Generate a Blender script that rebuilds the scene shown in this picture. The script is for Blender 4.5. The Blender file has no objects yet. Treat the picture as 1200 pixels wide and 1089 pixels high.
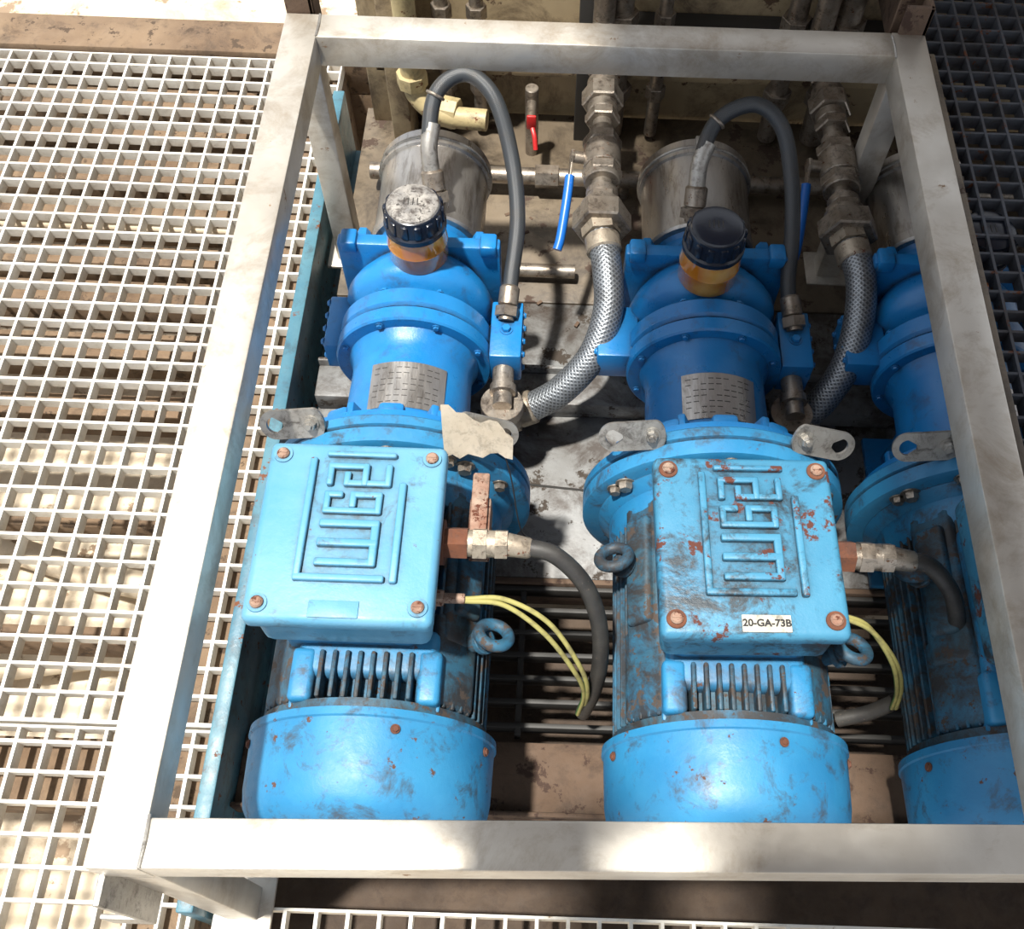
import bpy, bmesh, math, random
from mathutils import Vector, Matrix
random.seed(4)
scene = bpy.context.scene
R = math.radians

# ------------------------------------------------------------------ materials
def nt(name):
    m = bpy.data.materials.new(name); m.use_nodes = True
    t = m.node_tree; b = t.nodes['Principled BSDF']
    return m, t, b
def noise(t, scale, detail=6, rough=0.6, vec=None, dist=0.0):
    n = t.nodes.new('ShaderNodeTexNoise'); n.inputs['Scale'].default_value = scale
    n.inputs['Detail'].default_value = detail; n.inputs['Roughness'].default_value = rough
    n.inputs['Distortion'].default_value = dist
    if vec: t.links.new(vec, n.inputs['Vector'])
    return n.outputs['Fac']
def ramp(t, fac, stops):
    r = t.nodes.new('ShaderNodeValToRGB'); e = r.color_ramp.elements
    while len(e) < len(stops): e.new(0.5)
    for i, (p, c) in enumerate(stops):
        e[i].position = p
        e[i].color = (c, c, c, 1) if isinstance(c, (int, float)) else (*c, 1)
    t.links.new(fac, r.inputs['Fac']); return r.outputs['Color']
def mix(t, fac, a, b, blend='MIX'):
    m = t.nodes.new('ShaderNodeMix'); m.data_type = 'RGBA'; m.blend_type = blend
    for sock, v in ((m.inputs[0], fac), (m.inputs[6], a), (m.inputs[7], b)):
        if isinstance(v, (int, float)): sock.default_value = v
        elif isinstance(v, tuple): sock.default_value = (*v, 1)
        else: t.links.new(v, sock)
    return m.outputs[2]
def coords(t, scale=(1, 1, 1), kind='Object'):
    tc = t.nodes.new('ShaderNodeTexCoord'); mp = t.nodes.new('ShaderNodeMapping')
    mp.inputs['Scale'].default_value = scale
    t.links.new(tc.outputs[kind], mp.inputs['Vector'])
    if kind == 'Object':      # give every instance its own wear pattern
        oi = t.nodes.new('ShaderNodeObjectInfo'); mu = t.nodes.new('ShaderNodeMath'); mu.operation = 'MULTIPLY'
        t.links.new(oi.outputs['Random'], mu.inputs[0]); mu.inputs[1].default_value = 7.0
        cb = t.nodes.new('ShaderNodeCombineXYZ')
        for k in range(3): t.links.new(mu.outputs[0], cb.inputs[k])
        t.links.new(cb.outputs[0], mp.inputs['Location'])
    return mp.outputs['Vector']
def bump(t, b, h, strength=0.3, dist=0.002):
    n = t.nodes.new('ShaderNodeBump'); n.inputs['Strength'].default_value = strength
    n.inputs['Distance'].default_value = dist
    t.links.new(h, n.inputs['Height']); t.links.new(n.outputs['Normal'], b.inputs['Normal'])

def worn(name, c1, c2, chip=(0.12, 0.04, 0.015), chip_lo=0.64, grime=(0.03, 0.02, 0.015), grime_amt=0.5,
         rough=0.42, metal=0.0, scale=9, stretch=(1, 1, 1), bmp=0.25, grime_lo=0.5, crevice=0.0, cdist=.012, gr=.16):
    m, t, b = nt(name); v = coords(t, stretch)
    col = mix(t, ramp(t, noise(t, scale, 5, .6, v), [(0.35, 0.0), (0.65, 1.0)]), c1, c2)
    g = ramp(t, noise(t, scale*2.3, 10, .75, v, .4), [(grime_lo, 0.0), (grime_lo+gr, grime_amt)])
    col = mix(t, g, col, grime)
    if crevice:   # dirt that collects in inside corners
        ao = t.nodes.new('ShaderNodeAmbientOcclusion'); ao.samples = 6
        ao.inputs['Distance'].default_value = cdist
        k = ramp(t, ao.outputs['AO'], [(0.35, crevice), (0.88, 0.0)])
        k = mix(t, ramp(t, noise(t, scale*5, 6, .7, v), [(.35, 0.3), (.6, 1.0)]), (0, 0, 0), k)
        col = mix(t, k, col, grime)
    ch = ramp(t, noise(t, scale*4.1, 8, .7, v), [(chip_lo, 0.0), (chip_lo+.03, 1.0)])
    col = mix(t, ch, col, chip)
    t.links.new(col, b.inputs['Base Color'])
    rr = ramp(t, noise(t, scale*3, 6, .7, v), [(0.3, rough-.1), (0.7, rough+.15)])
    t.links.new(mix(t, ch, rr, (0.85,)*3), b.inputs['Roughness'])
    b.inputs['Metallic'].default_value = metal
    bump(t, b, noise(t, scale*14, 6, .7, v), bmp)
    return m
def plain(name, c, rough=0.5, metal=0.0, var=0.25, scale=30):
    m, t, b = nt(name); v = coords(t)
    d = tuple(x*(1-var) for x in c)
    t.links.new(mix(t, noise(t, scale, 6, .6, v), d, c), b.inputs['Base Color'])
    b.inputs['Roughness'].default_value = rough; b.inputs['Metallic'].default_value = metal
    bump(t, b, noise(t, scale*6, 4, .6, v), .12, .001)
    return m

M = {}
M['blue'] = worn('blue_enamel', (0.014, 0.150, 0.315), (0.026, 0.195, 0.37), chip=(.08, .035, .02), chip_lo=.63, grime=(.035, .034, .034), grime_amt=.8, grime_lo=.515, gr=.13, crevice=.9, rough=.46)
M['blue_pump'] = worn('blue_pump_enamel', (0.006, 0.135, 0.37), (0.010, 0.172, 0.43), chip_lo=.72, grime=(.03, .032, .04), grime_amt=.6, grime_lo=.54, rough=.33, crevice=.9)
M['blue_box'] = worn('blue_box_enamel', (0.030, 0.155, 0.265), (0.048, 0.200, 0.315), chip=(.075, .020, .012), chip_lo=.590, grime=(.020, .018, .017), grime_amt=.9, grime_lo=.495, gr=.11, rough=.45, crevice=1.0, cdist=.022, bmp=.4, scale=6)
M['blue_hazy'] = worn('blue_hazy_enamel', (0.11, 0.28, 0.41), (0.065, 0.24, 0.38), chip_lo=.67, grime=(.05, .045, .04), grime_amt=.7, grime_lo=.55, gr=.13, rough=.46, crevice=1.0, cdist=.020)  # paler copy of the box blue, overexposed haze put into the colour
M['fins'] = worn('finned_body_grimy', (0.012, 0.105, 0.195), (0.028, 0.065, 0.085), chip=(.05, .036, .028), chip_lo=.56, grime=(.022, .018, .016), grime_amt=.92, grime_lo=.41, rough=.6, scale=9)
M['rail'] = worn('blue_grey_rail', (0.035, 0.12, 0.17), (0.07, 0.17, 0.21), chip_lo=.60, grime_amt=.6)
M['ss'] = worn('stainless_frame', (0.58, 0.55, 0.49), (0.46, 0.42, 0.36), chip=(.28, .19, .12), chip_lo=.67, grime=(.30, .235, .165),
               grime_amt=.6, grime_lo=.48, rough=.40, metal=.55, scale=5, stretch=(1, 1, 1), bmp=.12)
M['ssd'] = worn('stainless_bracket', (0.44, 0.43, 0.40), (0.34, 0.32, 0.29), chip_lo=.68, grime_amt=.7, rough=.38, metal=.75, scale=22)
M['strainer'] = worn('brushed_strainer', (0.48, 0.46, 0.43), (0.34, 0.32, 0.30), chip_lo=.74, grime=(.12, .095, .07), grime_amt=.7, rough=.33, metal=.9, stretch=(1, .2, 1), scale=18)
M['fit'] = worn('pipe_fitting_steel', (0.36, 0.32, 0.27), (0.24, 0.20, 0.16), chip=(.16, .07, .03), chip_lo=.62, grime_amt=.7, rough=.35, metal=.75, scale=26)
M['gland'] = worn('nickel_gland', (0.42, 0.36, 0.28), (0.30, 0.25, 0.19), chip=(.18, .07, .04), chip_lo=.60, grime_amt=.7, rough=.42, metal=.6, scale=26)
M['fit_rust'] = worn('corroded_fitting', (0.24, 0.12, 0.08), (0.34, 0.26, 0.20), chip=(.10, .03, .015), chip_lo=.55, grime_amt=.6, rough=.7, metal=.3, scale=26)
M['rust'] = worn('rust', (0.13, 0.045, 0.02), (0.08, 0.03, 0.018), chip_lo=.6, rough=.85, scale=40)
M['galv'] = worn('galvanised_grating', (0.74, 0.71, 0.64), (0.58, 0.54, 0.47), chip=(.30, .20, .12), chip_lo=.66, grime=(.28, .22, .14), grime_amt=.4, rough=.55, metal=.1, scale=7)
M['deck'] = worn('dirty_deck_plate', (0.205, 0.21, 0.21), (0.125, 0.122, 0.115), chip=(.04, .03, .022), chip_lo=.56, grime=(.045, .034, .027), grime_amt=.9, grime_lo=.43, rough=.5, metal=.1, scale=5)
M['rdeck'] = worn('oily_tan_deck', (0.16, 0.125, 0.085), (0.10, 0.077, 0.052), chip=(.05, .03, .02), chip_lo=.57, grime=(.03, .022, .015), grime_amt=.8, grime_lo=.45, rough=.45, scale=4)
M['wall'] = worn('grimy_beige_panel', (0.42, 0.33, 0.20), (0.29, 0.22, 0.13), chip=(.10, .06, .035), chip_lo=.60, grime=(.07, .045, .028), grime_amt=.8, grime_lo=.48, rough=.55, scale=3)
M['cream'] = worn('cream_pipe_paint', (0.44, 0.36, 0.19), (0.34, 0.27, 0.14), chip_lo=.6, grime_amt=.6, rough=.5, scale=12)
M['rustbeam'] = worn('rusty_beam', (0.075, 0.046, 0.029), (0.11, 0.070, 0.045), chip=(.04, .02, .012), chip_lo=.56, grime_amt=.6, rough=.85, scale=6, bmp=.6)
M['joist'] = worn('weathered_joist', (0.19, 0.13, 0.08), (0.125, 0.08, 0.048), chip=(.06, .038, .022), chip_lo=.58, grime_amt=.6, rough=.85, scale=6, bmp=.6)
M['ground'] = worn('sandy_concrete', (0.66, 0.58, 0.45), (0.48, 0.39, 0.28), chip=(.24, .17, .11), chip_lo=.58, grime=(.20, .14, .09), grime_amt=.6, grime_lo=.50, rough=.9, scale=2.2, bmp=.6)
M['dirt'] = worn('dark_dirt', (0.045, 0.031, 0.022), (0.075, 0.052, 0.036), chip=(.2, .16, .12), chip_lo=.69, grime_amt=.6, rough=.9, scale=10, bmp=.8)
M['black'] = plain('black_rubber', (0.022, 0.022, 0.024), .42, 0, .4, 60)
M['cap'] = plain('navy_black_plastic', (0.010, 0.014, 0.025), .25, 0, .3, 40)
M['capw'] = worn('scuffed_cap_top', (0.32, 0.30, 0.27), (0.15, 0.145, 0.14), chip=(.05, .045, .04), chip_lo=.56, grime_amt=.9, rough=.35, scale=30, grime_lo=.47)
M['dark'] = plain('dark_grey_paint', (0.030, 0.028, 0.025), .6)  # flat dark grey for slats, seam, print and channel
M['dgrat'] = worn('shaded_grating', (0.09, 0.10, 0.12), (0.06, 0.06, 0.065), chip_lo=.6, grime_amt=.5, rough=.6, metal=.4, scale=10)  # darker grating metal, the shade on the side grating put into its colour
M['lever'] = plain('blue_vinyl_lever', (0.01, 0.13, 0.50), .35)
M['red'] = plain('red_paint', (0.50, 0.02, 0.02), .4)
M['label'] = worn('white_label', (0.50, 0.47, 0.40), (0.38, 0.36, 0.30), chip_lo=.74, grime_amt=.6, rough=.5, scale=40)
M['tag'] = worn('torn_sheet_tag', (0.58, 0.52, 0.43), (0.48, 0.42, 0.33), chip=(.25, .1, .05), chip_lo=.66, grime_amt=.4, rough=.7, scale=25)
M['ink'] = plain('ink', (0.01, 0.01, 0.01), .6)
M['cable'] = worn('grey_black_cable', (0.022, 0.021, 0.020), (0.038, 0.036, 0.032), chip=(.11, .085, .07), chip_lo=.64, grime_amt=.3, rough=.5, scale=30)
m, t, b = nt('amber_oil_bowl'); v = coords(t)
t.links.new(mix(t, ramp(t, noise(t, 14, 4, .5, v), [(.4, 0.0), (.6, 1.0)]), (0.70, 0.24, 0.02), (1.0, 0.58, 0.16)), b.inputs['Base Color'])
b.inputs['Roughness'].default_value = .04; b.inputs['Transmission Weight'].default_value = .50
b.inputs['Subsurface Weight'].default_value = .25; b.inputs['Subsurface Radius'].default_value = (.02, .008, .002)
b.inputs['IOR'].default_value = 1.45; b.inputs['Coat Weight'].default_value = .8; b.inputs['Coat Roughness'].default_value = .03
M['amber'] = m
m, t, b = nt('yellow_green_insulation'); v = coords(t, (1, 1, 1), 'UV')
sp = t.nodes.new('ShaderNodeSeparateXYZ'); t.links.new(v, sp.inputs[0])
c = ramp(t, sp.outputs['Y'], [(0.42, (0.33, 0.30, 0.10)), (0.48, (0.06, 0.14, 0.04))])
c = mix(t, ramp(t, noise(t, 40, 5, .7, coords(t)), [(.5, 0.0), (.7, .7)]), c, (.10, .08, .05))
t.links.new(c, b.inputs['Base Color'])
b.inputs['Roughness'].default_value = .55; M['earth'] = m
def braid(name, c_hi, c_lo, metal, freq=150.0, around=20, bs=.5):
    m, t, b = nt(name); hs = []
    for s in (1, -1):
        v = coords(t, (1, 1, 1), 'UV')
        sp = t.nodes.new('ShaderNodeSeparateXYZ'); t.links.new(v, sp.inputs[0])
        a = t.nodes.new('ShaderNodeMath'); a.operation = 'MULTIPLY_ADD'
        t.links.new(sp.outputs['X'], a.inputs[0]); a.inputs[1].default_value = freq*6.283*s
        bb = t.nodes.new('ShaderNodeMath'); bb.operation = 'MULTIPLY'
        t.links.new(sp.outputs['Y'], bb.inputs[0]); bb.inputs[1].default_value = around*6.283185
        t.links.new(bb.outputs[0], a.inputs[2])
        si = t.nodes.new('ShaderNodeMath'); si.operation = 'SINE'; t.links.new(a.outputs[0], si.inputs[0])
        hs.append(si.outputs[0])
    mx = t.nodes.new('ShaderNodeMath'); mx.operation = 'MAXIMUM'
    t.links.new(hs[0], mx.inputs[0]); t.links.new(hs[1], mx.inputs[1])
    c = ramp(t, mx.outputs[0], [(-.0, c_lo), (0.8, c_hi)])
    c = mix(t, ramp(t, noise(t, 30, 5, .7, coords(t)), [(.5, 0.0), (.7, .5)]), c, (.05, .04, .03))
    t.links.new(c, b.inputs['Base Color']); b.inputs['Metallic'].default_value = metal
    b.inputs['Roughness'].default_value = .4
    bump(t, b, mx.outputs[0], bs, .001)
    return m
M['braid'] = braid('steel_braid', (0.29, 0.31, 0.33), (0.13, 0.14, 0.15), .7, 130, 16, .35)
M['bhose'] = braid('black_textile_hose', (0.034, 0.040, 0.046), (0.022, 0.024, 0.026), .0, 260, 26, .25)

# ------------------------------------------------------------------ geometry helpers
def empty(name, loc=(0, 0, 0)):
    e = bpy.data.objects.new(name, None); e.location = loc; e.empty_display_size = .05
    scene.collection.objects.link(e); return e
def finish(bm, name, mat, parent=None, smooth=True, ang=35, mtx=None):
    me = bpy.data.meshes.new(name)
    if mtx is not None: bm.transform(mtx)
    bmesh.ops.recalc_face_normals(bm, faces=bm.faces)
    bm.to_mesh(me); bm.free()
    if smooth:
        for p in me.polygons: p.use_smooth = True
        me.set_sharp_from_angle(angle=R(ang))
    o = bpy.data.objects.new(name, me); me.materials.append(mat)
    scene.collection.objects.link(o)
    if parent: o.parent = parent
    return o
def add_box(bm, lo, hi, bev=0.0, mtx=None, seg=2):
    lo = Vector(lo); hi = Vector(hi); c = (lo+hi)/2; s = hi-lo
    r = bmesh.ops.create_cube(bm, size=1.0)
    vs = r['verts']
    for v in vs: v.co = Vector((v.co.x*s.x, v.co.y*s.y, v.co.z*s.z))+c
    if bev > 0:
        es = list({e for v in vs for e in v.link_edges})
        rr = bmesh.ops.bevel(bm, geom=es, offset=min(bev, min(s)*.45), segments=seg, affect='EDGES', profile=.5)
        vs = list({v for f in rr['faces'] for v in f.verts})
    if mtx is not None:
        vv = set(vs)
        for v in vs: vv |= {w for f in v.link_faces for w in f.verts}
        bmesh.ops.transform(bm, matrix=mtx, verts=list(vv))
def box(parent, name, lo, hi, mat, bev=.002, mtx=None):
    bm = bmesh.new(); add_box(bm, lo, hi, bev, mtx); return finish(bm, name, mat, parent)
def add_lathe(bm, prof, seg=48, mtx=None, caps=True):
    rings = []
    for y, r in prof:
        ring = []
        for i in range(seg):
            a = 2*math.pi*i/seg; co = Vector((r*math.cos(a), y, r*math.sin(a)))
            if mtx is not None: co = mtx @ co
            ring.append(bm.verts.new(co))
        rings.append(ring)
    for a, b in zip(rings, rings[1:]):
        for i in range(seg):
            j = (i+1) % seg; bm.faces.new((a[i], a[j], b[j], b[i]))
    if caps:
        bm.faces.new(rings[0]); bm.faces.new(list(reversed(rings[-1])))
def lathe(parent, name, prof, mat, seg=48, mtx=None, ang=35):
    bm = bmesh.new(); add_lathe(bm, prof, seg, mtx); return finish(bm, name, mat, parent, ang=ang)
def cylprof(y0, y1, r, b=.003):
    return [(y0, r-b), (y0+b, r), (y1-b, r), (y1, r-b)]
def align(frm, direction):
    d = Vector(direction).normalized()
    q = Vector((0, 1, 0)).rotation_difference(d)
    return Matrix.Translation(Vector(frm)) @ q.to_matrix().to_4x4()
def add_cyl(bm, p0, p1, r, seg=24, b=.001):
    p0 = Vector(p0); p1 = Vector(p1); L = (p1-p0).length
    add_lathe(bm, cylprof(0, L, r, min(b, r*.3, L*.3)), seg, align(p0, p1-p0))
def cyl(parent, name, p0, p1, r, mat, seg=32, b=.0015):
    bm = bmesh.new(); add_cyl(bm, p0, p1, r, seg, b); return finish(bm, name, mat, parent)
def smooth_path(pts, n=10):
    P = [Vector(p) for p in pts]; P = [2*P[0]-P[1]]+P+[2*P[-1]-P[-2]]; out = []
    for i in range(1, len(P)-2):
        for k in range(n):
            s = k/n; a, b, c, d = P[i-1], P[i], P[i+1], P[i+2]
            out.append(.5*((2*b)+(c-a)*s+(2*a-5*b+4*c-d)*s*s+(3*b-a-3*c+d)*s**3))
    out.append(P[-2]); return out
def add_tube(bm, pts, r, seg=16, n=10):
    path = smooth_path(pts, n)
    T = [(path[min(i+1, len(path)-1)]-path[max(i-1, 0)]).normalized() for i in range(len(path))]
    nrm = T[0].orthogonal().normalized(); rings = []; L = [0]
    for i, p in enumerate(path):
        if i:
            nrm = (T[i-1].rotation_difference(T[i]) @ nrm).normalized(); L.append(L[-1]+(p-path[i-1]).length)
        bn = T[i].cross(nrm)
        rings.append([bm.verts.new(p+r*(math.cos(2*math.pi*k/seg)*nrm+math.sin(2*math.pi*k/seg)*bn)) for k in range(seg)])
    ul = bm.loops.layers.uv.verify()
    for i in range(len(path)-1):
        for k in range(seg):
            j = (k+1) % seg
            f = bm.faces.new((rings[i][k], rings[i][j], rings[i+1][j], rings[i+1][k]))
            for lp, (a, b_) in zip(f.loops, ((L[i], k), (L[i], k+1), (L[i+1], k+1), (L[i+1], k))):
                lp[ul].uv = (a, b_/seg)
    bm.faces.new(rings[0]); bm.faces.new(list(reversed(rings[-1])))
def tube(parent, name, pts, r, mat, seg=16, n=10):
    bm = bmesh.new(); add_tube(bm, pts, r, seg, n); return finish(bm, name, mat, parent, ang=60)
def hexbolt(bm, p, d, r=.009, h=.008, washer=True):
    m = align(p, d)
    if washer: add_lathe(bm, [(0, r*1.35), (.0018, r*1.35)], 20, m)
    add_lathe(bm, [(0.0015, r), (h*.75, r), (h, r*.85)], 6, m)
def torus(bm, c, axis, Rr, r, n=28, seg=12):
    m = align(c, axis); rings = []
    for i in range(n):
        a = 2*math.pi*i/n; row = []
        for k in range(seg):
            b_ = 2*math.pi*k/seg
            row.append(bm.verts.new(m @ Vector(((Rr+r*math.cos(b_))*math.cos(a), r*math.sin(b_), (Rr+r*math.cos(b_))*math.sin(a)))))
        rings.append(row)
    for i in range(n):
        a, b_ = rings[i], rings[(i+1) % n]
        for k in range(seg):
            j = (k+1) % seg; bm.faces.new((a[k], a[j], b_[j], b_[k]))

# ------------------------------------------------------------------ electric motor
def arc_plate(parent, name, r, a0, a1, y0, y1, th, mat):
    bm = bmesh.new(); n = 16; rows = []
    for i in range(n+1):
        a = a0+(a1-a0)*i/n
        rows.append([bm.verts.new((rr*math.sin(a), y, rr*math.cos(a))) for rr, y in ((r, y0), (r, y1), (r+th, y1), (r+th, y0))])
    for i in range(n):
        for k in range(4):
            j = (k+1) % 4; bm.faces.new((rows[i][k], rows[i][j], rows[i+1][j], rows[i+1][k]))
    bm.faces.new(rows[0]); bm.faces.new(list(reversed(rows[-1])))
    return finish(bm, name, mat, parent)

def lug_plate(parent, name, cx, y, cz, ang, mat, flip=1):
    bm = bmesh.new(); L, W, th = .030, .0225, .005; hole = .0125
    outer = []; n = 14
    for i in range(n+1):
        a = -math.pi/2+math.pi*i/n; outer.append((L+W*math.cos(a)*.6, W*math.sin(a)))
    for i in range(n+1):
        a = math.pi/2+math.pi*i/n; outer.append((-L+W*math.cos(a), W*math.sin(a)))
    N = len(outer); inner = []
    for (x, z) in outer:
        a = math.atan2(z, x+L); inner.append((-L+hole*math.cos(a), hole*math.sin(a)))
    rot = Matrix.Translation((cx, y, cz)) @ Matrix.Rotation(ang, 4, 'Y') @ Matrix.Rotation(R(-32), 4, 'X') @ Matrix.Scale(flip, 4, (1, 0, 0))
    V = [[bm.verts.new(rot @ Vector((x, yy, z))) for (x, z) in lst] for lst, yy in ((outer, -th/2), (inner, -th/2), (inner, th/2), (outer, th/2))]
    for a in range(4):
        A, B_ = V[a], V[(a+1) % 4]
        for i in range(N):
            j = (i+1) % N; bm.faces.new((A[i], A[j], B_[j], B_[i]))
    n_ = (rot.to_3x3() @ Vector((0, -1, 0)))
    hexbolt(bm, rot @ Vector((L*.8, -th/2, 0)), n_, .009, .010)
    hexbolt(bm, rot @ Vector((L*.8, -th/2, 0)), n_, .005, .014, False)
    add_cyl(bm, rot @ Vector((L*.8, 0, 0)), rot @ Vector((L*.8, .03, -.03)), .009, 14)
    return finish(bm, name, mat, parent)

def motor(X, boxmat, eyes, label, pale_box=False, boxdx=0.0, boxrot=0.0):
    e = empty('electric_motor', (X, 0, .22))
    cm = M['blue']; BP = []
    lathe(e, 'fan_cowl', [(.355, .162), (.355, .168), (.345, .1688), (.343, .166), (.275, .1645), (.252, .161), (.236, .152), (.226, .138), (.220, .120), (.217, .095), (.216, .03), (.216, .001)], cm, 72, ang=50)
    bm = bmesh.new()
    for i in range(5): torus(bm, (0, .215, 0), (0, 1, 0), .03+.018*i, .002, 36, 6)
    for i in range(8):
        a = math.pi*i/4; add_cyl(bm, (0, .215, 0), (.11*math.cos(a), .217, .11*math.sin(a)), .002, 8)
    finish(bm, 'fan_grille', M['dark'], e)
    bm = bmesh.new()
    for a in (20, 73, 160, 250):
        hexbolt(bm, (.1662*math.cos(R(a)), .330, .1662*math.sin(R(a))), (math.cos(R(a)), 0, math.sin(R(a))), .0045, .004)
    finish(bm, 'cowl_screws', M['rust'], e)
    lathe(e, 'stator_core', [(.345, .10), (.35, .125), (.69, .125), (.70, .10)], M['fins'], 48)
    bm = bmesh.new()
    for i in range(60):
        a = 2*math.pi*i/60
        if abs((a-math.pi/2+math.pi) % (2*math.pi)-math.pi) < R(33): continue
        mt = Matrix.Rotation(-a, 4, 'Y')
        add_box(bm, (.118, .372, -.0024), (.153, .690, .0024), .001, mt, 1)
    finish(bm, 'cooling_fins', M['fins'], e)
    bm = bmesh.new()
    for i in range(8):
        x = -.058+.0166*i; add_box(bm, (x-.0032, .372, .10), (x+.0032, .435, .146), .003, None, 2)
    finish(bm, 'top_fins', M['fins'], e)
    bm = bmesh.new(); add_box(bm, (-.092, .402, .09), (.092, .47, .138), .012, None, 3)
    add_box(bm, (-.098, .368, .085), (-.066, .44, .140), .008, None, 3); add_box(bm, (.066, .368, .085), (.098, .44, .140), .008, None, 3)
    add_box(bm, (-.098, .362, .085), (.098, .376, .122), .004, None, 2)
    finish(bm, 'fin_block', M['blue'], e)
    bm = bmesh.new()
    for s in (-1, 1):
        mt = Matrix.Rotation(s*R(50), 4, 'Y')
        add_box(bm, (-.042, .372, .12), (.036, .50, .153), .010, mt, 3)
        add_box(bm, (-.034, .46, .12), (.034, .69, .157), .010, mt, 3)
        add_box(bm, (-.022, .50, .14), (.022, .66, .168), .007, mt, 3)
    finish(bm, 'side_pads', M['fins'], e)
    if pale_box:
        bm = bmesh.new()
        add_box(bm, (.120, .575, .12), (.150, .655, .165), .004); add_box(bm, (.122, .600, .16), (.146, .690, .172), .003)
        finish(bm, 'rusty_side_plate', M['fit_rust'], e)
    lathe(e, 'end_shield_drive', [(.655, .12), (.66, .150), (.675, .158), (.70, .158), (.715, .175), (.72, .175)], cm, 60)
    lathe(e, 'end_shield_fan', [(.345, .13), (.35, .152), (.370, .154), (.375, .13)], M['fins'], 60)
    lathe(e, 'mounting_flange', [(.716, .10), (.716, .192), (.720, .200), (.742, .200), (.745, .195), (.748, .200), (.762, .199), (.765, .196), (.765, .10)], cm, 80)
    bm = bmesh.new()
    for k in range(4):
        a = R(45+90*k)+R(8); hexbolt(bm, (.178*math.cos(a), .716, .178*math.sin(a)), (0, -1, 0), .011, .012)
    for a in (R(62), R(118), R(90), R(150), R(30)):
        hexbolt(bm, (.180*math.cos(a), .716, .180*math.sin(a)), (0, -1, 0), .009, .010)
    finish(bm, 'flange_bolts', M['fit'], e)
    bm = bmesh.new()
    add_box(bm, (-.11, .70, -.22), (.11, .78, -.205), .003); add_box(bm, (-.08, .72, -.21), (.08, .76, -.14), .003)
    finish(bm, 'support_foot', cm, e)
    # terminal box
    d = boxdx
    bm = bmesh.new(); add_box(bm, (-.092+d, .444, .10), (.092+d, .655, .18), .018, None, 3); BP.append(finish(bm, 'terminal_box_neck', cm, e))
    bm = bmesh.new(); add_box(bm, (-.108+d, .436, .160), (.108+d, .670, .236), .014, None, 3); BP.append(finish(bm, 'terminal_box_body', boxmat, e))
    bm = bmesh.new(); add_box(bm, (-.116+d, .428, .232), (.116+d, .678, .262), .010, None, 4)
    BP.append(finish(bm, 'terminal_box_lid', boxmat, e))
    bm = bmesh.new(); cnt = [0]
    def st(pts, w=.0102, h=.0072):
        z = .262
        for (xa, ya), (xb, yb) in zip(pts, pts[1:]):
            cnt[0] += 1; k = .116/106; hh = h+.00013*(cnt[0] % 9)
            p0 = Vector(((xa-880)*k+d, .553-(ya-640)*k*1.10, z)); p1 = Vector(((xb-880)*k+d, .553-(yb-640)*k*1.10, z))
            dd = p1-p0; L = dd.length; mt = Matrix.Translation((p0+p1)/2) @ Matrix.Rotation(math.atan2(dd.y, dd.x), 4, 'Z')
            ww = w+.0001*(cnt[0] % 5)
            add_box(bm, (-L/2-ww/2, -ww/2, -.003), (L/2+ww/2, ww/2, hh), .0025, mt, 3)
    st([(830, 562), (830, 697), (924, 697)], .009)
    st([(848, 553), (924, 553)], .007); st([(938, 590), (938, 697)], .009)
    st([(852, 680), (912, 680), (912, 636), (852, 636)]); st([(852, 658), (912, 658)])
    st([(866, 602), (852, 602), (852, 621), (912, 621), (912, 602), (882, 602), (882, 614)], .0085)
    st([(852, 588), (852, 568), (893, 568), (893, 588), (872, 588), (872, 578)], .0085); st([(893, 588), (920, 588), (920, 568)], .0085)
    BP.append(finish(bm, 'embossed_logo', boxmat, e))
    bm = bmesh.new(); bs = bmesh.new()
    for sx in (-1, 1):
        for sy in (.450, .657):
            p = (sx*.097+d, sy, .262); add_lathe(bm, [(0, .0125), (.002, .012)], 24, align(p, (0, 0, 1)))
            pp = (sx*.097+d, sy, .263); add_lathe(bs, [(0, .008), (.004, .008), (.006, .006)], 18, align(pp, (0, 0, 1)))
            add_box(bs, (pp[0]-.006, pp[1]-.001, .267), (pp[0]+.006, pp[1]+.001, .2702), 0, None)
    BP.append(finish(bm, 'lid_bosses', M['rust'] if not pale_box else boxmat, e)); BP.append(finish(bs, 'lid_screws', M['fit_rust'], e))
    BP.append(box(e, 'id_tag', (-.018+d, .434, .2615), (.042+d, .456, .2645), M['label'], .0008) if not pale_box else
              box(e, 'id_tag', (-.035+d, .434, .2615), (.026+d, .456, .2635), boxmat, .0008))
    if label:
        cu = bpy.data.curves.new('tagtext', 'FONT'); cu.body = label; cu.size = .0128; cu.extrude = .0003; cu.offset = .0004
        cu.align_x = 'CENTER'; cu.align_y = 'CENTER'
        to = bpy.data.objects.new('tmp', cu); scene.collection.objects.link(to)
        dg = bpy.context.evaluated_depsgraph_get(); me = bpy.data.meshes.new_from_object(to.evaluated_get(dg))
        bpy.data.objects.remove(to)
        me.transform(Matrix.Translation((.012+d, .445, .2648)))
        o = bpy.data.objects.new('id_tag_text', me); me.materials.clear(); me.materials.append(M['ink'])
        o.parent = e; scene.collection.objects.link(o); BP.append(o)
    if boxrot:
        mt = Matrix.Translation((d, .553, 0)) @ Matrix.Rotation(boxrot, 4, 'Z') @ Matrix.Translation((-d, -.553, 0))
        for o in BP: o.data.transform(mt)
    bm = bmesh.new()
    for (x, y, z) in eyes:
        s = 1 if x > 0 else -1
        torus(bm, (x+s*.010, y, z+.016), (s*.25, .45, .85), .0205, .0085)
        add_cyl(bm, (x-s*.02, y, z-.02), (x+s*.001, y, z+.004), .013, 20); add_cyl(bm, (x-s*.008, y, z-.008), (x-s*.002, y, z-.002), .020, 20)
    finish(bm, 'lifting_eyes', M['fins'], e)
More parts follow.
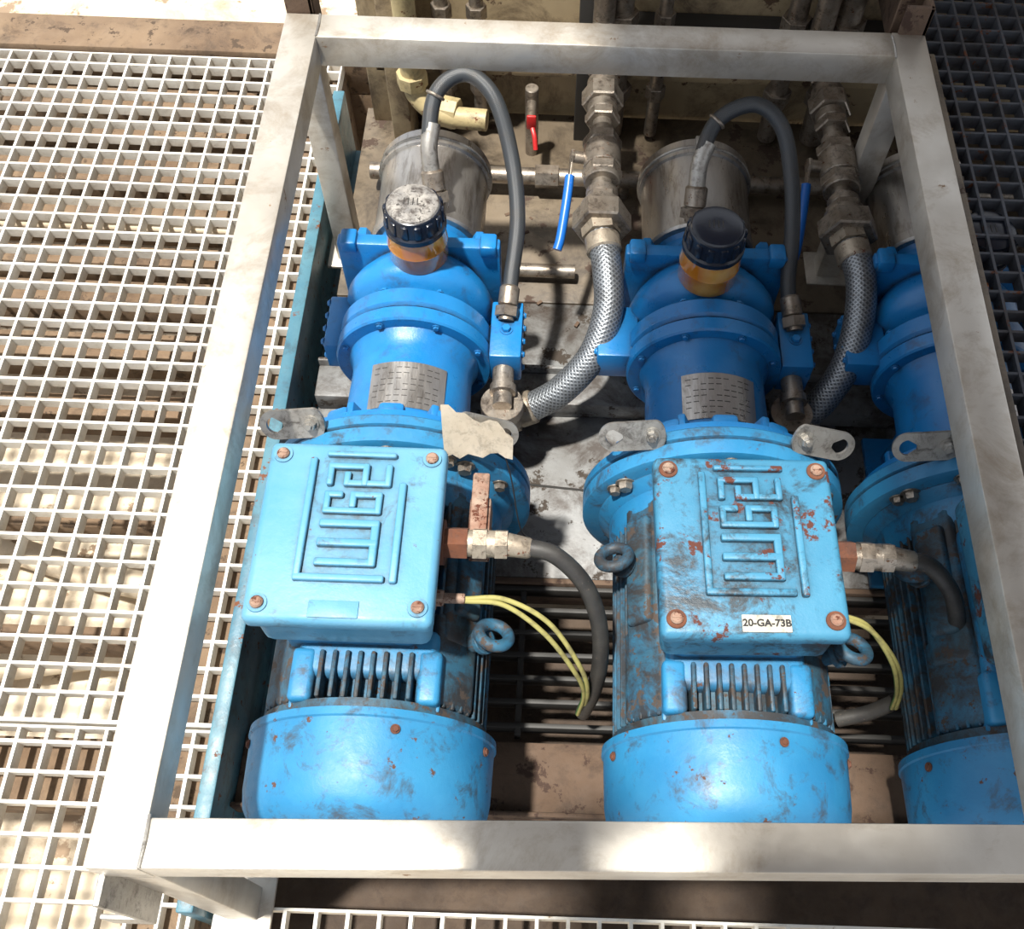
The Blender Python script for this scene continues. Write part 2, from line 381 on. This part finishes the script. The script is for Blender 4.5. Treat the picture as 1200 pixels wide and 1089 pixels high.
    lug_plate(e, 'lifting_lug_1', -.134, .752, .183, R(-10), M['ssd'])
    if not pale_box: lug_plate(e, 'lifting_lug_2', .130, .752, .183, R(16), M['ssd'], -1)
    else:
        lug_plate(e, 'lifting_lug_2', .132, .756, .176, R(20), M['ssd'], -1)
        bm = bmesh.new(); nx, ny = 10, 7; g = []
        edge = [0, .006, -.004, .008, .0, -.008, .004, .009, -.003, -.012]
        for i in range(nx):
            row = []
            for j in range(ny):
                u, w_ = i/(nx-1), j/(ny-1)
                x = .082+.094*u-.010*w_*(1-u)
                z = .184+.030*w_*(1-.3*u)-.012*u+.003*math.sin(i*1.3+j)
                y = .705+.066*w_*(1-.40*u)+.014*u*(1-w_)-.002*math.sin(i*1.1+j*.7)+.001*random.random()+(edge[i] if j in (0, ny-1) else 0)*(.6)
                row.append(bm.verts.new((x, y, z)))
            g.append(row)
        for i in range(nx-1):
            for j in range(ny-1):
                bm.faces.new((g[i][j], g[i+1][j], g[i+1][j+1], g[i][j+1]))
        bmesh.ops.solidify(bm, geom=bm.faces[:], thickness=.003)
        finish(bm, 'torn_sheet_tag', M['tag'], e, ang=25)
        bm = bmesh.new(); add_tube(bm, [(.165, .72, .17), (.175, .70, .13), (.19, .66, .05), (.215, .68, -.03), (.235, .67, -.08)], .0012, 6, 8)
        finish(bm, 'tag_wire', M['black'], e)
    return e

motor(-.227, M['blue_hazy'], [(.152, .470, .105)], None, True, boxdx=-.022)
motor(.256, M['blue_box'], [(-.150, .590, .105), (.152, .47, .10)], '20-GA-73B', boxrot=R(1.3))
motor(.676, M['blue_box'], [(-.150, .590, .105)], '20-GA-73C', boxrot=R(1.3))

# ------------------------------------------------------------------ gear pump
def pump(X, lx=(-.181, -.131)):
    e = empty('gear_pump', (X, 0, .22)); c = M['blue_pump']
    lathe(e, 'bell_housing', [(.765, .10), (.765, .176), (.770, .180), (.785, .178), (.790, .140), (.800, .122), (.815, .108), (.835, .101), (.955, .0985), (.970, .101), (.980, .106), (.985, .108)], c, 72)
    bm = bmesh.new()
    for k in range(8):
        a = R(22.5+45*k); mt = Matrix.Rotation(-a, 4, 'Y')
        add_box(bm, (.105, .785, -.006), (.165, .812, .006), .003, mt)
    for a in (60, 90, 120):
        mt = Matrix.Rotation(-R(a), 4, 'Y'); add_box(bm, (.12, .780, -.02), (.168, .806, .02), .008, mt)
    finish(bm, 'ribs', c, e)
    bm = bmesh.new(); add_lathe(bm, cylprof(.985, 1.012, .130, .003), 80); add_lathe(bm, cylprof(1.010, 1.018, .122, .001), 80); add_lathe(bm, cylprof(1.016, 1.052, .1285, .005), 80)
    finish(bm, 'pump_flanges', c, e)
    bm = bmesh.new()
    for k in range(8):
        a = R(22.5+45*k); hexbolt(bm, (.117*math.cos(a), 1.052, .117*math.sin(a)), (0, 1, 0), .006, .007)
        hexbolt(bm, (.118*math.cos(a), .985, .118*math.sin(a)), (0, -1, 0), .005, .005)
    finish(bm, 'flange_screws', c, e)
    lathe(e, 'pump_body', [(1.050, .085), (1.062, .090), (1.074, .104), (1.082, .118), (1.094, .126), (1.112, .127), (1.128, .120), (1.145, .108), (1.165, .095)], c, 72, ang=50)
    bm = bmesh.new()
    add_box(bm, (-.138, 1.155, -.12), (.138, 1.180, .105), .005); add_box(bm, (-.045, 1.12, .08), (.045, 1.20, .110), .010)
    finish(bm, 'square_cover_plate', c, e)
    lathe(e, 'rear_neck', [(1.18, .085), (1.20, .082), (1.225, .082), (1.235, .09)], c, 48)
    bm = bmesh.new()
    for (x, z) in ((-.10, .08), (.10, .08), (-.10, -.08), (.10, -.08)):
        hexbolt(bm, (x, 1.18, z), (0, 1, 0), .013, .026)
    for a in (40, 75, 105, 140): hexbolt(bm, (.09*math.cos(R(a)), 1.20, .09*math.sin(R(a))), (0, -1, 0), .012, .016)
    for s in (-1, 1): add_box(bm, (s*.118-.014, 1.15, .085), (s*.118+.014, 1.185, .112), .005)
    finish(bm, 'cover_bolts', c, e)
    lathe(e, 'strainer_canister', [(1.232, .08), (1.232, .098), (1.236, .102), (1.252, .102), (1.255, .099), (1.400, .099), (1.402, .104), (1.410, .104), (1.412, .099), (1.418, .104), (1.434, .104), (1.440, .098), (1.442, .07), (1.446, .03)], M['strainer'], 80)
    bm = bmesh.new(); torus(bm, (0, 1.414, 0), (0, 1, 0), .1035, .0035, 60, 8)
    add_box(bm, (-.012, 1.404, .10), (.012, 1.428, .118), .003); finish(bm, 'clamp_band', M['ssd'], e)
    bm = bmesh.new()
    add_box(bm, (lx[0], 1.0, -.035), (lx[1]+.02, 1.105, .028), .004)
    add_box(bm, (.126, .985, -.035), (.180, 1.10, .036), .004)
    for k in range(4):
        for z in (.022, -.015):
            hexbolt(bm, (.180, 1.0+.027*k, z), (1, 0, 0), .005, .005); hexbolt(bm, (lx[0], 1.012+.027*k, z), (-1, 0, 0), .005, .005)
    hexbolt(bm, (.153, 1.04, .036), (0, 0, 1), .008, .008)
    finish(bm, 'side_manifolds', c, e)
    lathe(e, 'manifold_union', [(0, .015), (.004, .018), (.035, .018), (.036, .022), (.05, .022), (.052, .016), (.075, .016)], M['fit'], 24, align((.150, .99, -.005), (.02, -1, -.05)))
    bm = bmesh.new()
    add_box(bm, (-.09, .86, -.22), (.09, 1.0, -.206), .003); add_box(bm, (-.06, .90, -.21), (.06, .96, -.07), .004)
    finish(bm, 'pedestal', c, e)
    arc_plate(e, 'nameplate', .1005, R(-30), R(40), .838, .922, .0015, M['strainer'])
    bm = bmesh.new()
    for i in range(7):
        y = .848+.0105*i
        for k in range(9):
            if (i*3+k*5) % 4:
                a = R(-24+6.8*k); mt = Matrix.Rotation(a, 4, 'Y'); add_box(bm, (-.0042, y, .1018), (.0042, y+.0012, .1022), 0, mt)
    finish(bm, 'nameplate_print', M['dark'], e)
    bm = bmesh.new()
    add_tube(bm, [(.150, .93, -.03), (.152, .935, -.07), (.158, .95, -.10), (.165, .965, -.105)], .028, 20, 6)
    add_cyl(bm, (.150, .93, -.045), (.150, .93, -.02), .036, 28); finish(bm, 'suction_elbow', M['fit'], e)
pump(-.232, (-.152, -.128)); pump(.256); pump(.676)

def oil_cup(X, Y, z0=.325, top='capw'):
    e = empty('oil_cup', (X, Y, z0)); up = align((0, 0, 0), (0, 0, 1))
    lathe(e, 'stem', [(0, .018), (.012, .018)], M['fit'], 6, up)
    lathe(e, 'amber_bowl', [(.002, .016), (.004, .036), (.010, .045), (.018, .0485), (.048, .0485), (.051, .0495), (.054, .0485), (.082, .0480), (.084, .046)], M['amber'], 56, up)
    bm = bmesh.new(); add_lathe(bm, [(.082, .0475), (.085, .0500), (.094, .0500), (.097, .0465), (.122, .0455), (.128, .0435), (.130, .040)], 48, up)
    for i in range(14):
        a = 2*math.pi*i/14; mt = Matrix.Rotation(a, 4, 'Z'); add_box(bm, (.040, -.006, .096), (.0485, .006, .124), .003, mt, 2)
    finish(bm, 'ribbed_cap', M['cap'], e)
    lathe(e, 'cap_top', [(.128, .0425), (.132, .040), (.134, .034), (.1345, .012), (.134, .002)], M[top], 40, up)
    bm = bmesh.new()
    for k in range(4): add_box(bm, (-.014+.007*k, -.006, .134), (-.0125+.007*k, .008, .1348), 0)
    finish(bm, 'cap_marking', M['dark'], e)
oil_cup(-.226, 1.130, .322); oil_cup(.250, 1.110, .318, 'cap')
oil_cup(.676, 1.12, .32, 'cap')

# ------------------------------------------------------------------ hoses
def ferrule(bm, p, d, r=.014, L=.05):
    m_ = align(p, d)
    add_lathe(bm, [(0, r*.8), (.004, r), (L*.55, r), (L*.6, r*.8), (L, r*.8)], 24, m_); add_lathe(bm, [(L*.62, r*1.25), (L*.9, r*1.25)], 6, m_)
def black_hose(pts):
    e = empty('hydraulic_hose'); tube(e, 'hose', pts, .0132, M['bhose'], 20, 12)
    P = [Vector(p) for p in pts]
    bm = bmesh.new(); ferrule(bm, P[0]+(P[1]-P[0]).normalized()*.03, P[0]-P[1], .019, .06); ferrule(bm, P[-1]+(P[-2]-P[-1]).normalized()*.03, P[-1]-P[-2], .017, .06)
    torus(bm, P[2], P[3]-P[1], .014, .003, 24, 8)
    finish(bm, 'ferrules', M['fit'], e)
    tube(e, 'steel_bend', [P[0], P[1], P[1].lerp(P[2], .5)], .0145, M['ssd'], 20, 8)
for w in (-.232, .256):
    if w < 0:
        P = [(w+.020, 1.265, .350), (w+.012, 1.30, .40), (w+.022, 1.365, .460), (w+.070, 1.39, .485), (w+.120, 1.36, .465), (w+.152, 1.29, .40), (w+.165, 1.21, .34), (w+.158, 1.13, .29), (w+.154, 1.085, .270)]
    else:
        P = [(w-.022, 1.25, .350), (w-.020, 1.29, .40), (w+.005, 1.345, .445), (w+.065, 1.36, .470), (w+.112, 1.33, .450), (w+.136, 1.27, .39), (w+.142, 1.20, .34), (w+.140, 1.13, .29), (w+.148, 1.085, .270)]
    black_hose(P)

def braided(pts):
    e = empty('braided_hose'); tube(e, 'braid', pts, .0260, M['braid'], 32, 14)
    bm = bmesh.new(); P = [Vector(p) for p in pts]
    for a, b_ in ((P[0], P[1]), (P[-1], P[-2])):
        d = (a-b_).normalized(); m_ = align(a-d*.035, d)
        add_lathe(bm, [(0, .0275), (.003, .0305), (.03, .0305), (.034, .025), (.044, .025)], 32, m_); add_lathe(bm, [(.036, .034), (.056, .034)], 6, m_)
        add_lathe(bm, [(.056, .027), (.07, .027)], 28, m_)
    finish(bm, 'end_fittings', M['gland'], e)
braided([(.078, 1.215, .300), (.088, 1.15, .292), (.092, 1.085, .262), (.070, 1.025, .215), (.020, .985, .165), (-.030, .970, .130), (-.060, .965, .116)])
braided([(.510, 1.215, .300), (.522, 1.15, .292), (.520, 1.085, .262), (.505, 1.025, .215), (.475, .985, .165), (.448, .970, .130), (.432, .965, .116)])

def valve_line(X):
    e = empty('ball_valve', (X, 0, .30))
    bm = bmesh.new()
    add_lathe(bm, cylprof(1.28, 1.70, .0185, .001), 28)
    def hexr(y0, y1, r): add_lathe(bm, [(y0, r*1.02), (y0+.003, r*1.1), (y1-.003, r*1.1), (y1, r*1.02)], 6)
    def rd(y0, y1, r): add_lathe(bm, cylprof(y0, y1, r*1.1, .002), 28)
    hexr(1.228, 1.268, .047); rd(1.262, 1.285, .034); hexr(1.285, 1.302, .030); rd(1.302, 1.318, .026)
    rd(1.338, 1.352, .030); hexr(1.350, 1.372, .033); rd(1.372, 1.425, .031); hexr(1.425, 1.448, .033); rd(1.448, 1.47, .022)
    hexr(1.49, 1.512, .030); rd(1.512, 1.535, .026); hexr(1.535, 1.575, .036); rd(1.575, 1.60, .027); hexr(1.62, 1.64, .026); rd(1.66, 1.70, .024)
    add_cyl(bm, (-.02, 1.398, 0), (-.052, 1.398, .004), .011, 20); add_cyl(bm, (-.052, 1.398, .004), (-.058, 1.398, .005), .014, 6)
    finish(bm, 'valve_and_unions', M['fit'], e, ang=30)
    bm = bmesh.new(); mt = align((-.055, 1.398, .004), (-.08, -.85, -.45))
    add_box(bm, (-.002, 0, -.006), (.002, .07, .006), .001, mt); finish(bm, 'lever_arm', M['fit'], e)
    bm = bmesh.new()
    add_tube(bm, [mt @ Vector(p) for p in ((0, .035, 0), (0, .06, 0), (-.001, .10, 0), (-.003, .15, .002), (-.006, .172, .004))], .0085, 16, 6)
    finish(bm, 'lever_grip', M['lever'], e)
valve_line(.078); valve_line(.508)

# ------------------------------------------------------------------ cables
def cable(X, pts, d=0):
    e = empty('power_cable', (X, 0, 0))
    bm = bmesh.new(); z = .425; y = .565
    add_lathe(bm, [(.108+d, .030), (.118+d, .030)], 28, align((0, y, z), (1, 0, 0)))
    add_lathe(bm, [(0, .022), (.03, .022)], 6, align((.118+d, y, z), (1, 0, 0)))
    finish(bm, 'corroded_locknut', M['rust'], e)
    bm = bmesh.new()
    add_lathe(bm, [(0, .018), (.045, .018), (.047, .014)], 24, align((.146+d, y, z), (1, 0, 0)))
    add_lathe(bm, [(0, .0215), (.018, .0215)], 6, align((.155+d, y, z), (1, 0, 0)))
    add_lathe(bm, [(0, .0205), (.016, .0205)], 6, align((.184+d, y, z), (1, 0, 0)))
    add_lathe(bm, [(0, .016), (.03, .014), (.034, .012)], 24, align((.198+d, y, z), (1, -.1, -.1)))
    finish(bm, 'cable_gland', M['gland'] if d else M['fit'], e)
    tube(e, 'cable_sheath', pts, .0118, M['cable'], 18, 12)
cable(-.232, [(.205, .563, .424), (.245, .555, .418), (.285, .53, .385), (.308, .50, .325), (.315, .47, .25), (.310, .45, .17), (.298, .44, .09)], -.018)
cable(.256, [(.220, .563, .424), (.252, .558, .418), (.288, .535, .385), (.312, .51, .325), (.312, .485, .25), (.286, .46, .18), (.245, .445, .13), (.20, .44, .10)], 0)
def earth(X, lst, lug):
    e = empty('earth_wire', (X, 0, 0)); bm = bmesh.new()
    for p in lst: add_tube(bm, p, .0036, 10, 10)
    finish(bm, 'insulation', M['earth'], e, ang=60)
    bm = bmesh.new(); add_cyl(bm, (lug[0]-.045, lug[1], lug[2]), lug, .007, 12); hexbolt(bm, (lug[0]-.04, lug[1], lug[2]), (1, 0, 0), .012, .012); finish(bm, 'terminal_lug', M['fit_rust'], e)
earth(-.232, [[(.128, .505, .38), (.18, .510, .37), (.24, .490, .34), (.285, .455, .27), (.300, .44, .20), (.297, .44, .10)],
              [(.128, .502, .38), (.18, .503, .366), (.235, .478, .33), (.278, .45, .26), (.295, .44, .19), (.290, .435, .10)]], (.128, .505, .38))
earth(.256, [[(.14, .500, .38), (.18, .495, .355), (.225, .465, .30), (.255, .45, .22), (.262, .44, .17)],
             [(.14, .497, .38), (.185, .490, .352), (.232, .468, .295), (.262, .455, .22), (.268, .44, .17)]], (.14, .500, .38))

# ------------------------------------------------------------------ guard frame
e = empty('steel_guard_frame')
x0, x1, y0, y1, zt, w, hh = -.452, .590, .136, 1.442, .55, .056, .058
bm = bmesh.new()
add_box(bm, (x0, y0, zt-hh), (x0+w, y1, zt), .003)
add_box(bm, (x1-w, y0+.02, zt-hh), (x1, y1+.008, zt), .003)
def shear(k):
    s = Matrix.Identity(4); s[1][0] = k; return Matrix.Translation((x0, 0, 0)) @ s @ Matrix.Translation((-x0, 0, 0))
add_box(bm, (x0+w-.002, y1-w, zt-hh), (x1-w+.002, y1, zt-.0005), .003, shear(.008))
add_box(bm, (x0+w-.002, y0, zt-hh), (x1-w+.01, y0+w-.006, zt-.0005), .003, shear(.024))
finish(bm, 'top_rim', M['ss'], e)
bm = bmesh.new()
for lx in (x0+.004, x1-w+.004):
    for ly in (y0+.004, y1-w+.004):
        if lx > 0 and ly < .5: continue
        add_box(bm, (lx, ly, 0.0), (lx+.046, ly+.046, zt-hh), .003); add_box(bm, (lx-.02, ly-.02, 0.0), (lx+.066, ly+.066, .008), .002)
finish(bm, 'legs', M['ss'], e)
bm = bmesh.new()
for lx in (x0+.0, x1-.045):
    add_box(bm, (lx, y1+.002, zt-.12), (lx+.045, y1+.010, zt+.05), .002); add_box(bm, (lx+.037, y1+.002, zt-.12), (lx+.045, y1+.05, zt+.05), .002); add_box(bm, (lx, y1+.042, zt-.12), (lx+.045, y1+.05, zt+.05), .002)
finish(bm, 'corner_sockets', M['rustbeam'], e)
box(e, 'outer_toe_strip', (x1+.001, y0+.3, zt-.060), (x1+.030, y1+.01, zt-.040), M['rdeck'], .002)
bm = bmesh.new()
for (wx, wy) in ((x0+w, y1-w/2), (x1-w, y1-w/2), (x0+w, y0+w/2)): add_tube(bm, [(wx, wy-.026, zt), (wx+.001, wy, zt+.0007), (wx, wy+.026, zt)], .0022, 8, 6)
finish(bm, 'weld_beads', M['ssd'], e)
bm = bmesh.new(); add_box(bm, (x0-.045, y0-.03, zt-.24), (x0+.005, y0-.024, zt-.19), .002); add_box(bm, (x0-.045, y0-.03, zt-.24), (x0+.005, y0+.03, zt-.235), .002); add_box(bm, (x0-.002, y0-.03, zt-.24), (x0+.006, y0+.04, zt-.05), .002); finish(bm, 'corner_clip', M['ssd'], e)

# ------------------------------------------------------------------ skid base
e = empty('pump_skid')
box(e, 'deck_plate', (-.44, .70, -.012), (1.3, 1.30, 0), M['deck'], .002)
box(e, 'rear_deck_plate', (-.44, 1.30, -.012), (1.3, 1.84, .004), M['rdeck'], .002)
bm = bmesh.new(); add_box(bm, (-.500, .14, -.10), (-.475, 1.80, .085), .003); add_box(bm, (-.500, .14, -.10), (-.445, 1.80, -.088), .002)
finish(bm, 'side_rail', M['rail'], e)
bm = bmesh.new(); add_box(bm, (-.44, 1.03, 0), (1.3, 1.10, .045), .004); add_box(bm, (-.44, 1.10, 0), (1.3, 1.108, .06), .002)
finish(bm, 'cross_channel', M['deck'], e)
bm = bmesh.new(); add_tube(bm, [(-.06, .885, .001), (.02, .878, .001), (.10, .872, .001)], .0022, 6, 6); finish(bm, 'deck_seam', M['dark'], e)
bm = bmesh.new()
for i in range(7):
    y = .44+.040*i; add_box(bm, (-.44, y, -.04), (1.3, y+.008, -.008), .001)
for i in range(5): add_box(bm, (-.40+.36*i, .43, -.045), (-.39+.36*i, .70, -.012), .001)
finish(bm, 'drain_slats', M['dark'], e)
bm = bmesh.new()
add_box(bm, (-.475, .30, -.05), (1.3, .42, -.02), .004); add_box(bm, (-.475, .30, -.02), (1.3, .308, .0), .003)
add_box(bm, (-.475, .69, -.10), (1.3, .70, .0), .002)
finish(bm, 'front_beams', M['rustbeam'], e)
box(e, 'drip_tray', (-.475, .12, -.16), (1.3, .70, -.15), M['dirt'], .002)
e = empty('drain_pipe'); bm = bmesh.new()
add_cyl(bm, (-.40, 1.60, .05), (1.25, 1.60, .05), .018, 24); add_cyl(bm, (-.10, 1.36, .03), (.04, 1.36, .03), .014, 20)
for x in (-.35, .14, .62): add_cyl(bm, (x, 1.60, .0), (x, 1.60, .05), .012, 16)
for x in (-.05, .34, .78): add_cyl(bm, (x, 1.60, .05), (x+.05, 1.60, .05), .025, 6)
finish(bm, 'pipe_run', M['fit'], e)

# ------------------------------------------------------------------ gratings
def grating(name, xa, xb, ya, yb, z=0.0, pitch=.0465, mat='galv', th=.0027):
    bm = bmesh.new(); d = .026
    x = xa
    while x <= xb+1e-5:
        add_box(bm, (x-th, ya, z-d), (x+th, yb, z)); x += pitch
    y = ya
    while y <= yb+1e-5:
        add_box(bm, (xa, y-th, z-d+.003), (xb, y+th, z-.0008)); y += pitch
    for (p, q) in (((xa-.003, ya-.004), (xb+.003, ya)), ((xa-.003, yb), (xb+.003, yb+.004)), ((xa-.003, ya), (xa, yb)), ((xb, ya), (xb+.003, yb))):
        add_box(bm, (p[0], p[1], z-d-.004), (q[0], q[1], z+.001))
    return finish(bm, name, M[mat], None, smooth=False)
grating('floor_grating', -1.62, -.52, .425, 1.99)
grating('floor_grating', -1.62, -.52, -.40, .412)
grating('floor_grating', -.505, 1.30, -.40, .155)
grating('side_grating', .628, 2.3, .40, 1.84, .46, pitch=.037, mat='dgrat', th=.0022)
e = empty('grating_bearer'); bm = bmesh.new()
add_box(bm, (.613, .40, .36), (.624, 1.84, .462), .002); add_box(bm, (2.25, .40, -.5), (2.31, .46, .43), .002); add_box(bm, (2.25, 1.78, -.5), (2.31, 1.84, .43), .002)
add_box(bm, (.613, .39, .36), (2.3, .40, .46), .002)
finish(bm, 'bearer_bars', M['rustbeam'], e)

e = empty('deck_support_beams'); bm = bmesh.new()
for i, y in enumerate((.62, .86, 1.04, 1.18, 1.30, 1.42, 1.54, 1.66, 1.78, 1.90)):
    z = -.07 if y > 1 else -.20
    wd = (.06, .075, .05)[i % 3] if y > 1 else .035
    add_box(bm, (-2.2, y, z-.08), (-.53, y+wd, z), .004)
finish(bm, 'joists', M['joist'], e)
bm = bmesh.new(); add_box(bm, (-2.2, .30, -.12), (-.53, .41, -.05), .004); add_box(bm, (-2.3, 2.0, -.10), (-.42, 2.11, .012), .004); add_box(bm, (-2.3, 2.0, -.3), (-.42, 2.012, -.1), .003)
finish(bm, 'edge_beam', M['joist'], e)
bm = bmesh.new(); add_box(bm, (-.60, .0, -.35), (-.515, 2.0, -.03), .004); finish(bm, 'side_stringer', M['joist'], e)
bm = bmesh.new(); add_tube(bm, [(-2.2, 1.02, -.42), (-1.4, .95, -.42), (-.9, .83, -.41), (-.56, .80, -.42)], .03, 16, 8); add_tube(bm, [(-2.2, 1.5, -.04), (-.56, 1.50, -.04)], .012, 16, 8)
add_tube(bm, [(-2.2, .52, -.42), (-1.4, .60, -.42), (-.56, .74, -.42)], .035, 16, 8)
finish(bm, 'conduits', M['ground'], e)
bm = bmesh.new(); add_box(bm, (-3.5, -1.5, -.62), (3.0, 3.6, -.5)); finish(bm, 'ground', M['ground'], None, smooth=False)
e = empty('concrete_ledge'); box(e, 'slab', (-3.0, 2.12, -.49), (-.42, 3.4, -.02), M['ground'], .01)

# back wall and background pipework
box(None, 'wall_back', (-.40, 1.86, -.49), (1.9, 1.90, .80), M['wall'], .002)
e = empty('panel_stiffener'); bm = bmesh.new()
add_box(bm, (-.42, 1.80, 0), (-.35, 1.858, .78), .003); add_box(bm, (-.40, 1.80, .14), (1.6, 1.858, .17), .003)
add_box(bm, (-.36, 1.70, .0), (-.32, 1.80, .60), .003)
finish(bm, 'channel', M['wall'], e)
bm = bmesh.new(); add_box(bm, (.10, 1.78, .20), (1.6, 1.856, .27), .003); add_box(bm, (.03, 1.76, .0), (.065, 1.80, .5), .003); finish(bm, 'dark_channel', M['dark'], e)
e = empty('riser_pipes'); bm = bmesh.new()
for x, r in ((-.245, .014), (-.175, .014), (.115, .022), (.20, .014), (.46, .020), (.56, .026)):
    add_cyl(bm, (x, 1.775, .02), (x, 1.775, .75), r, 20)
    for z in (.12, .3, .52): add_cyl(bm, (x, 1.775, z), (x, 1.775, z+.03), r*1.5, 6)
for x in (.078, .508):
    add_tube(bm, [(x, 1.705, .30), (x, 1.72, .302), (x, 1.745, .32), (x, 1.75, .36), (x, 1.75, .75)], .022, 20, 6)
finish(bm, 'risers', M['fit'], e)
bm = bmesh.new()
add_tube(bm, [(-.30, 1.67, .50), (-.30, 1.67, .25), (-.285, 1.66, .19), (-.23, 1.64, .17), (-.15, 1.63, .17)], .022, 20, 8)
add_cyl(bm, (-.30, 1.67, .30), (-.30, 1.67, .34), .031, 8); add_cyl(bm, (-.25, 1.655, .17), (-.21, 1.645, .17), .031, 8); add_cyl(bm, (-.30, 1.67, .22), (-.30, 1.67, .25), .031, 8)
finish(bm, 'cream_line', M['cream'], e)
e = empty('drain_cock'); bm = bmesh.new(); add_box(bm, (-.070, 1.645, .135), (-.050, 1.652, .17), .003); add_tube(bm, [(-.058, 1.645, .14), (-.053, 1.63, .13), (-.050, 1.615, .11)], .005, 10, 6); finish(bm, 'red_handle', M['red'], e)
cyl(e, 'valve_stem', (-.062, 1.655, .15), (-.062, 1.72, .15), .010, M['fit'])
cyl(e, 'feed_pipe', (-.062, 1.72, .0), (-.062, 1.72, .18), .014, M['fit'])

e = empty('loose_debris'); bm = bmesh.new()
for i in range(60):
    x = random.uniform(-.4, .7); y = random.uniform(.72, 1.6); s = random.uniform(.002, .007)
    mt = Matrix.Translation((x, y, .004)) @ Matrix.Rotation(random.random()*6, 4, 'Z')
    add_box(bm, (-s, -s*.5, -s*.2), (s, s*.5, s*.3), 0, mt)
finish(bm, 'chips', M['rustbeam'], e)

# unseen slabs added overhead, cut and spaced to cast shade over the skid
e = empty('overhead_shade_slabs'); bm = bmesh.new()
add_box(bm, (-.42, .50, 2.7), (2.6, 3.3, 2.76)); add_box(bm, (-.06, -.06, 2.7), (2.6, .50, 2.76))
add_box(bm, (-.29, -1.3, 2.7), (2.6, -.06, 2.76)); add_box(bm, (-.58, -1.3, 2.7), (-.39, -.02, 2.76))
finish(bm, 'deck', M['rustbeam'], e, smooth=False)  # no real floor: slabs added only to block the sun
bm = bmesh.new()
for x in (2.5,):
    for y in (-1.2, 3.2): add_box(bm, (x, y, -.5), (x+.1, y+.1, 2.7), .004)
add_box(bm, (-.7, -1.30, 2.62), (2.6, -1.22, 2.7), .004)
finish(bm, 'posts', M['rustbeam'], e)

# ------------------------------------------------------------------ light
sun = bpy.data.lights.new('sun', 'SUN'); sun.energy = 9.0; sun.angle = R(2.6); sun.color = (1, .96, .89)
so = bpy.data.objects.new('sun', sun); scene.collection.objects.link(so)
so.rotation_euler = Vector((.22, .12, -1)).to_track_quat('-Z', 'Y').to_euler()
wd = bpy.data.worlds.new('sky'); scene.world = wd; wd.use_nodes = True
t = wd.node_tree; bg = t.nodes['Background']
sk = t.nodes.new('ShaderNodeTexSky'); sk.sky_type = 'HOSEK_WILKIE'; sk.turbidity = 4; sk.ground_albedo = .4
sk.sun_direction = (-.22, -.12, 1)
mxn = mix(t, .65, sk.outputs['Color'], (.93, .95, 1.0))
t.links.new(mxn, bg.inputs['Color']); bg.inputs['Strength'].default_value = 1.55

# ------------------------------------------------------------------ camera
fwd = Vector((.006, .49, -.8724)).normalized(); right = Vector((.99936, .0278, .0225))
right = (right-fwd*right.dot(fwd)).normalized(); up = right.cross(fwd)
cam = bpy.data.cameras.new('camera'); cam.lens = 36; cam.sensor_width = 36; cam.sensor_fit = 'HORIZONTAL'
cam.shift_x = -50/1200; cam.clip_start = .01
co = bpy.data.objects.new('camera', cam); scene.collection.objects.link(co)
mm = Matrix((right, up, -fwd)).transposed().to_4x4(); mm.translation = (0, 0, 1.65); co.matrix_world = mm
scene.camera = co
scene.view_settings.view_transform = 'Standard'
scene.view_settings.exposure = 0.0
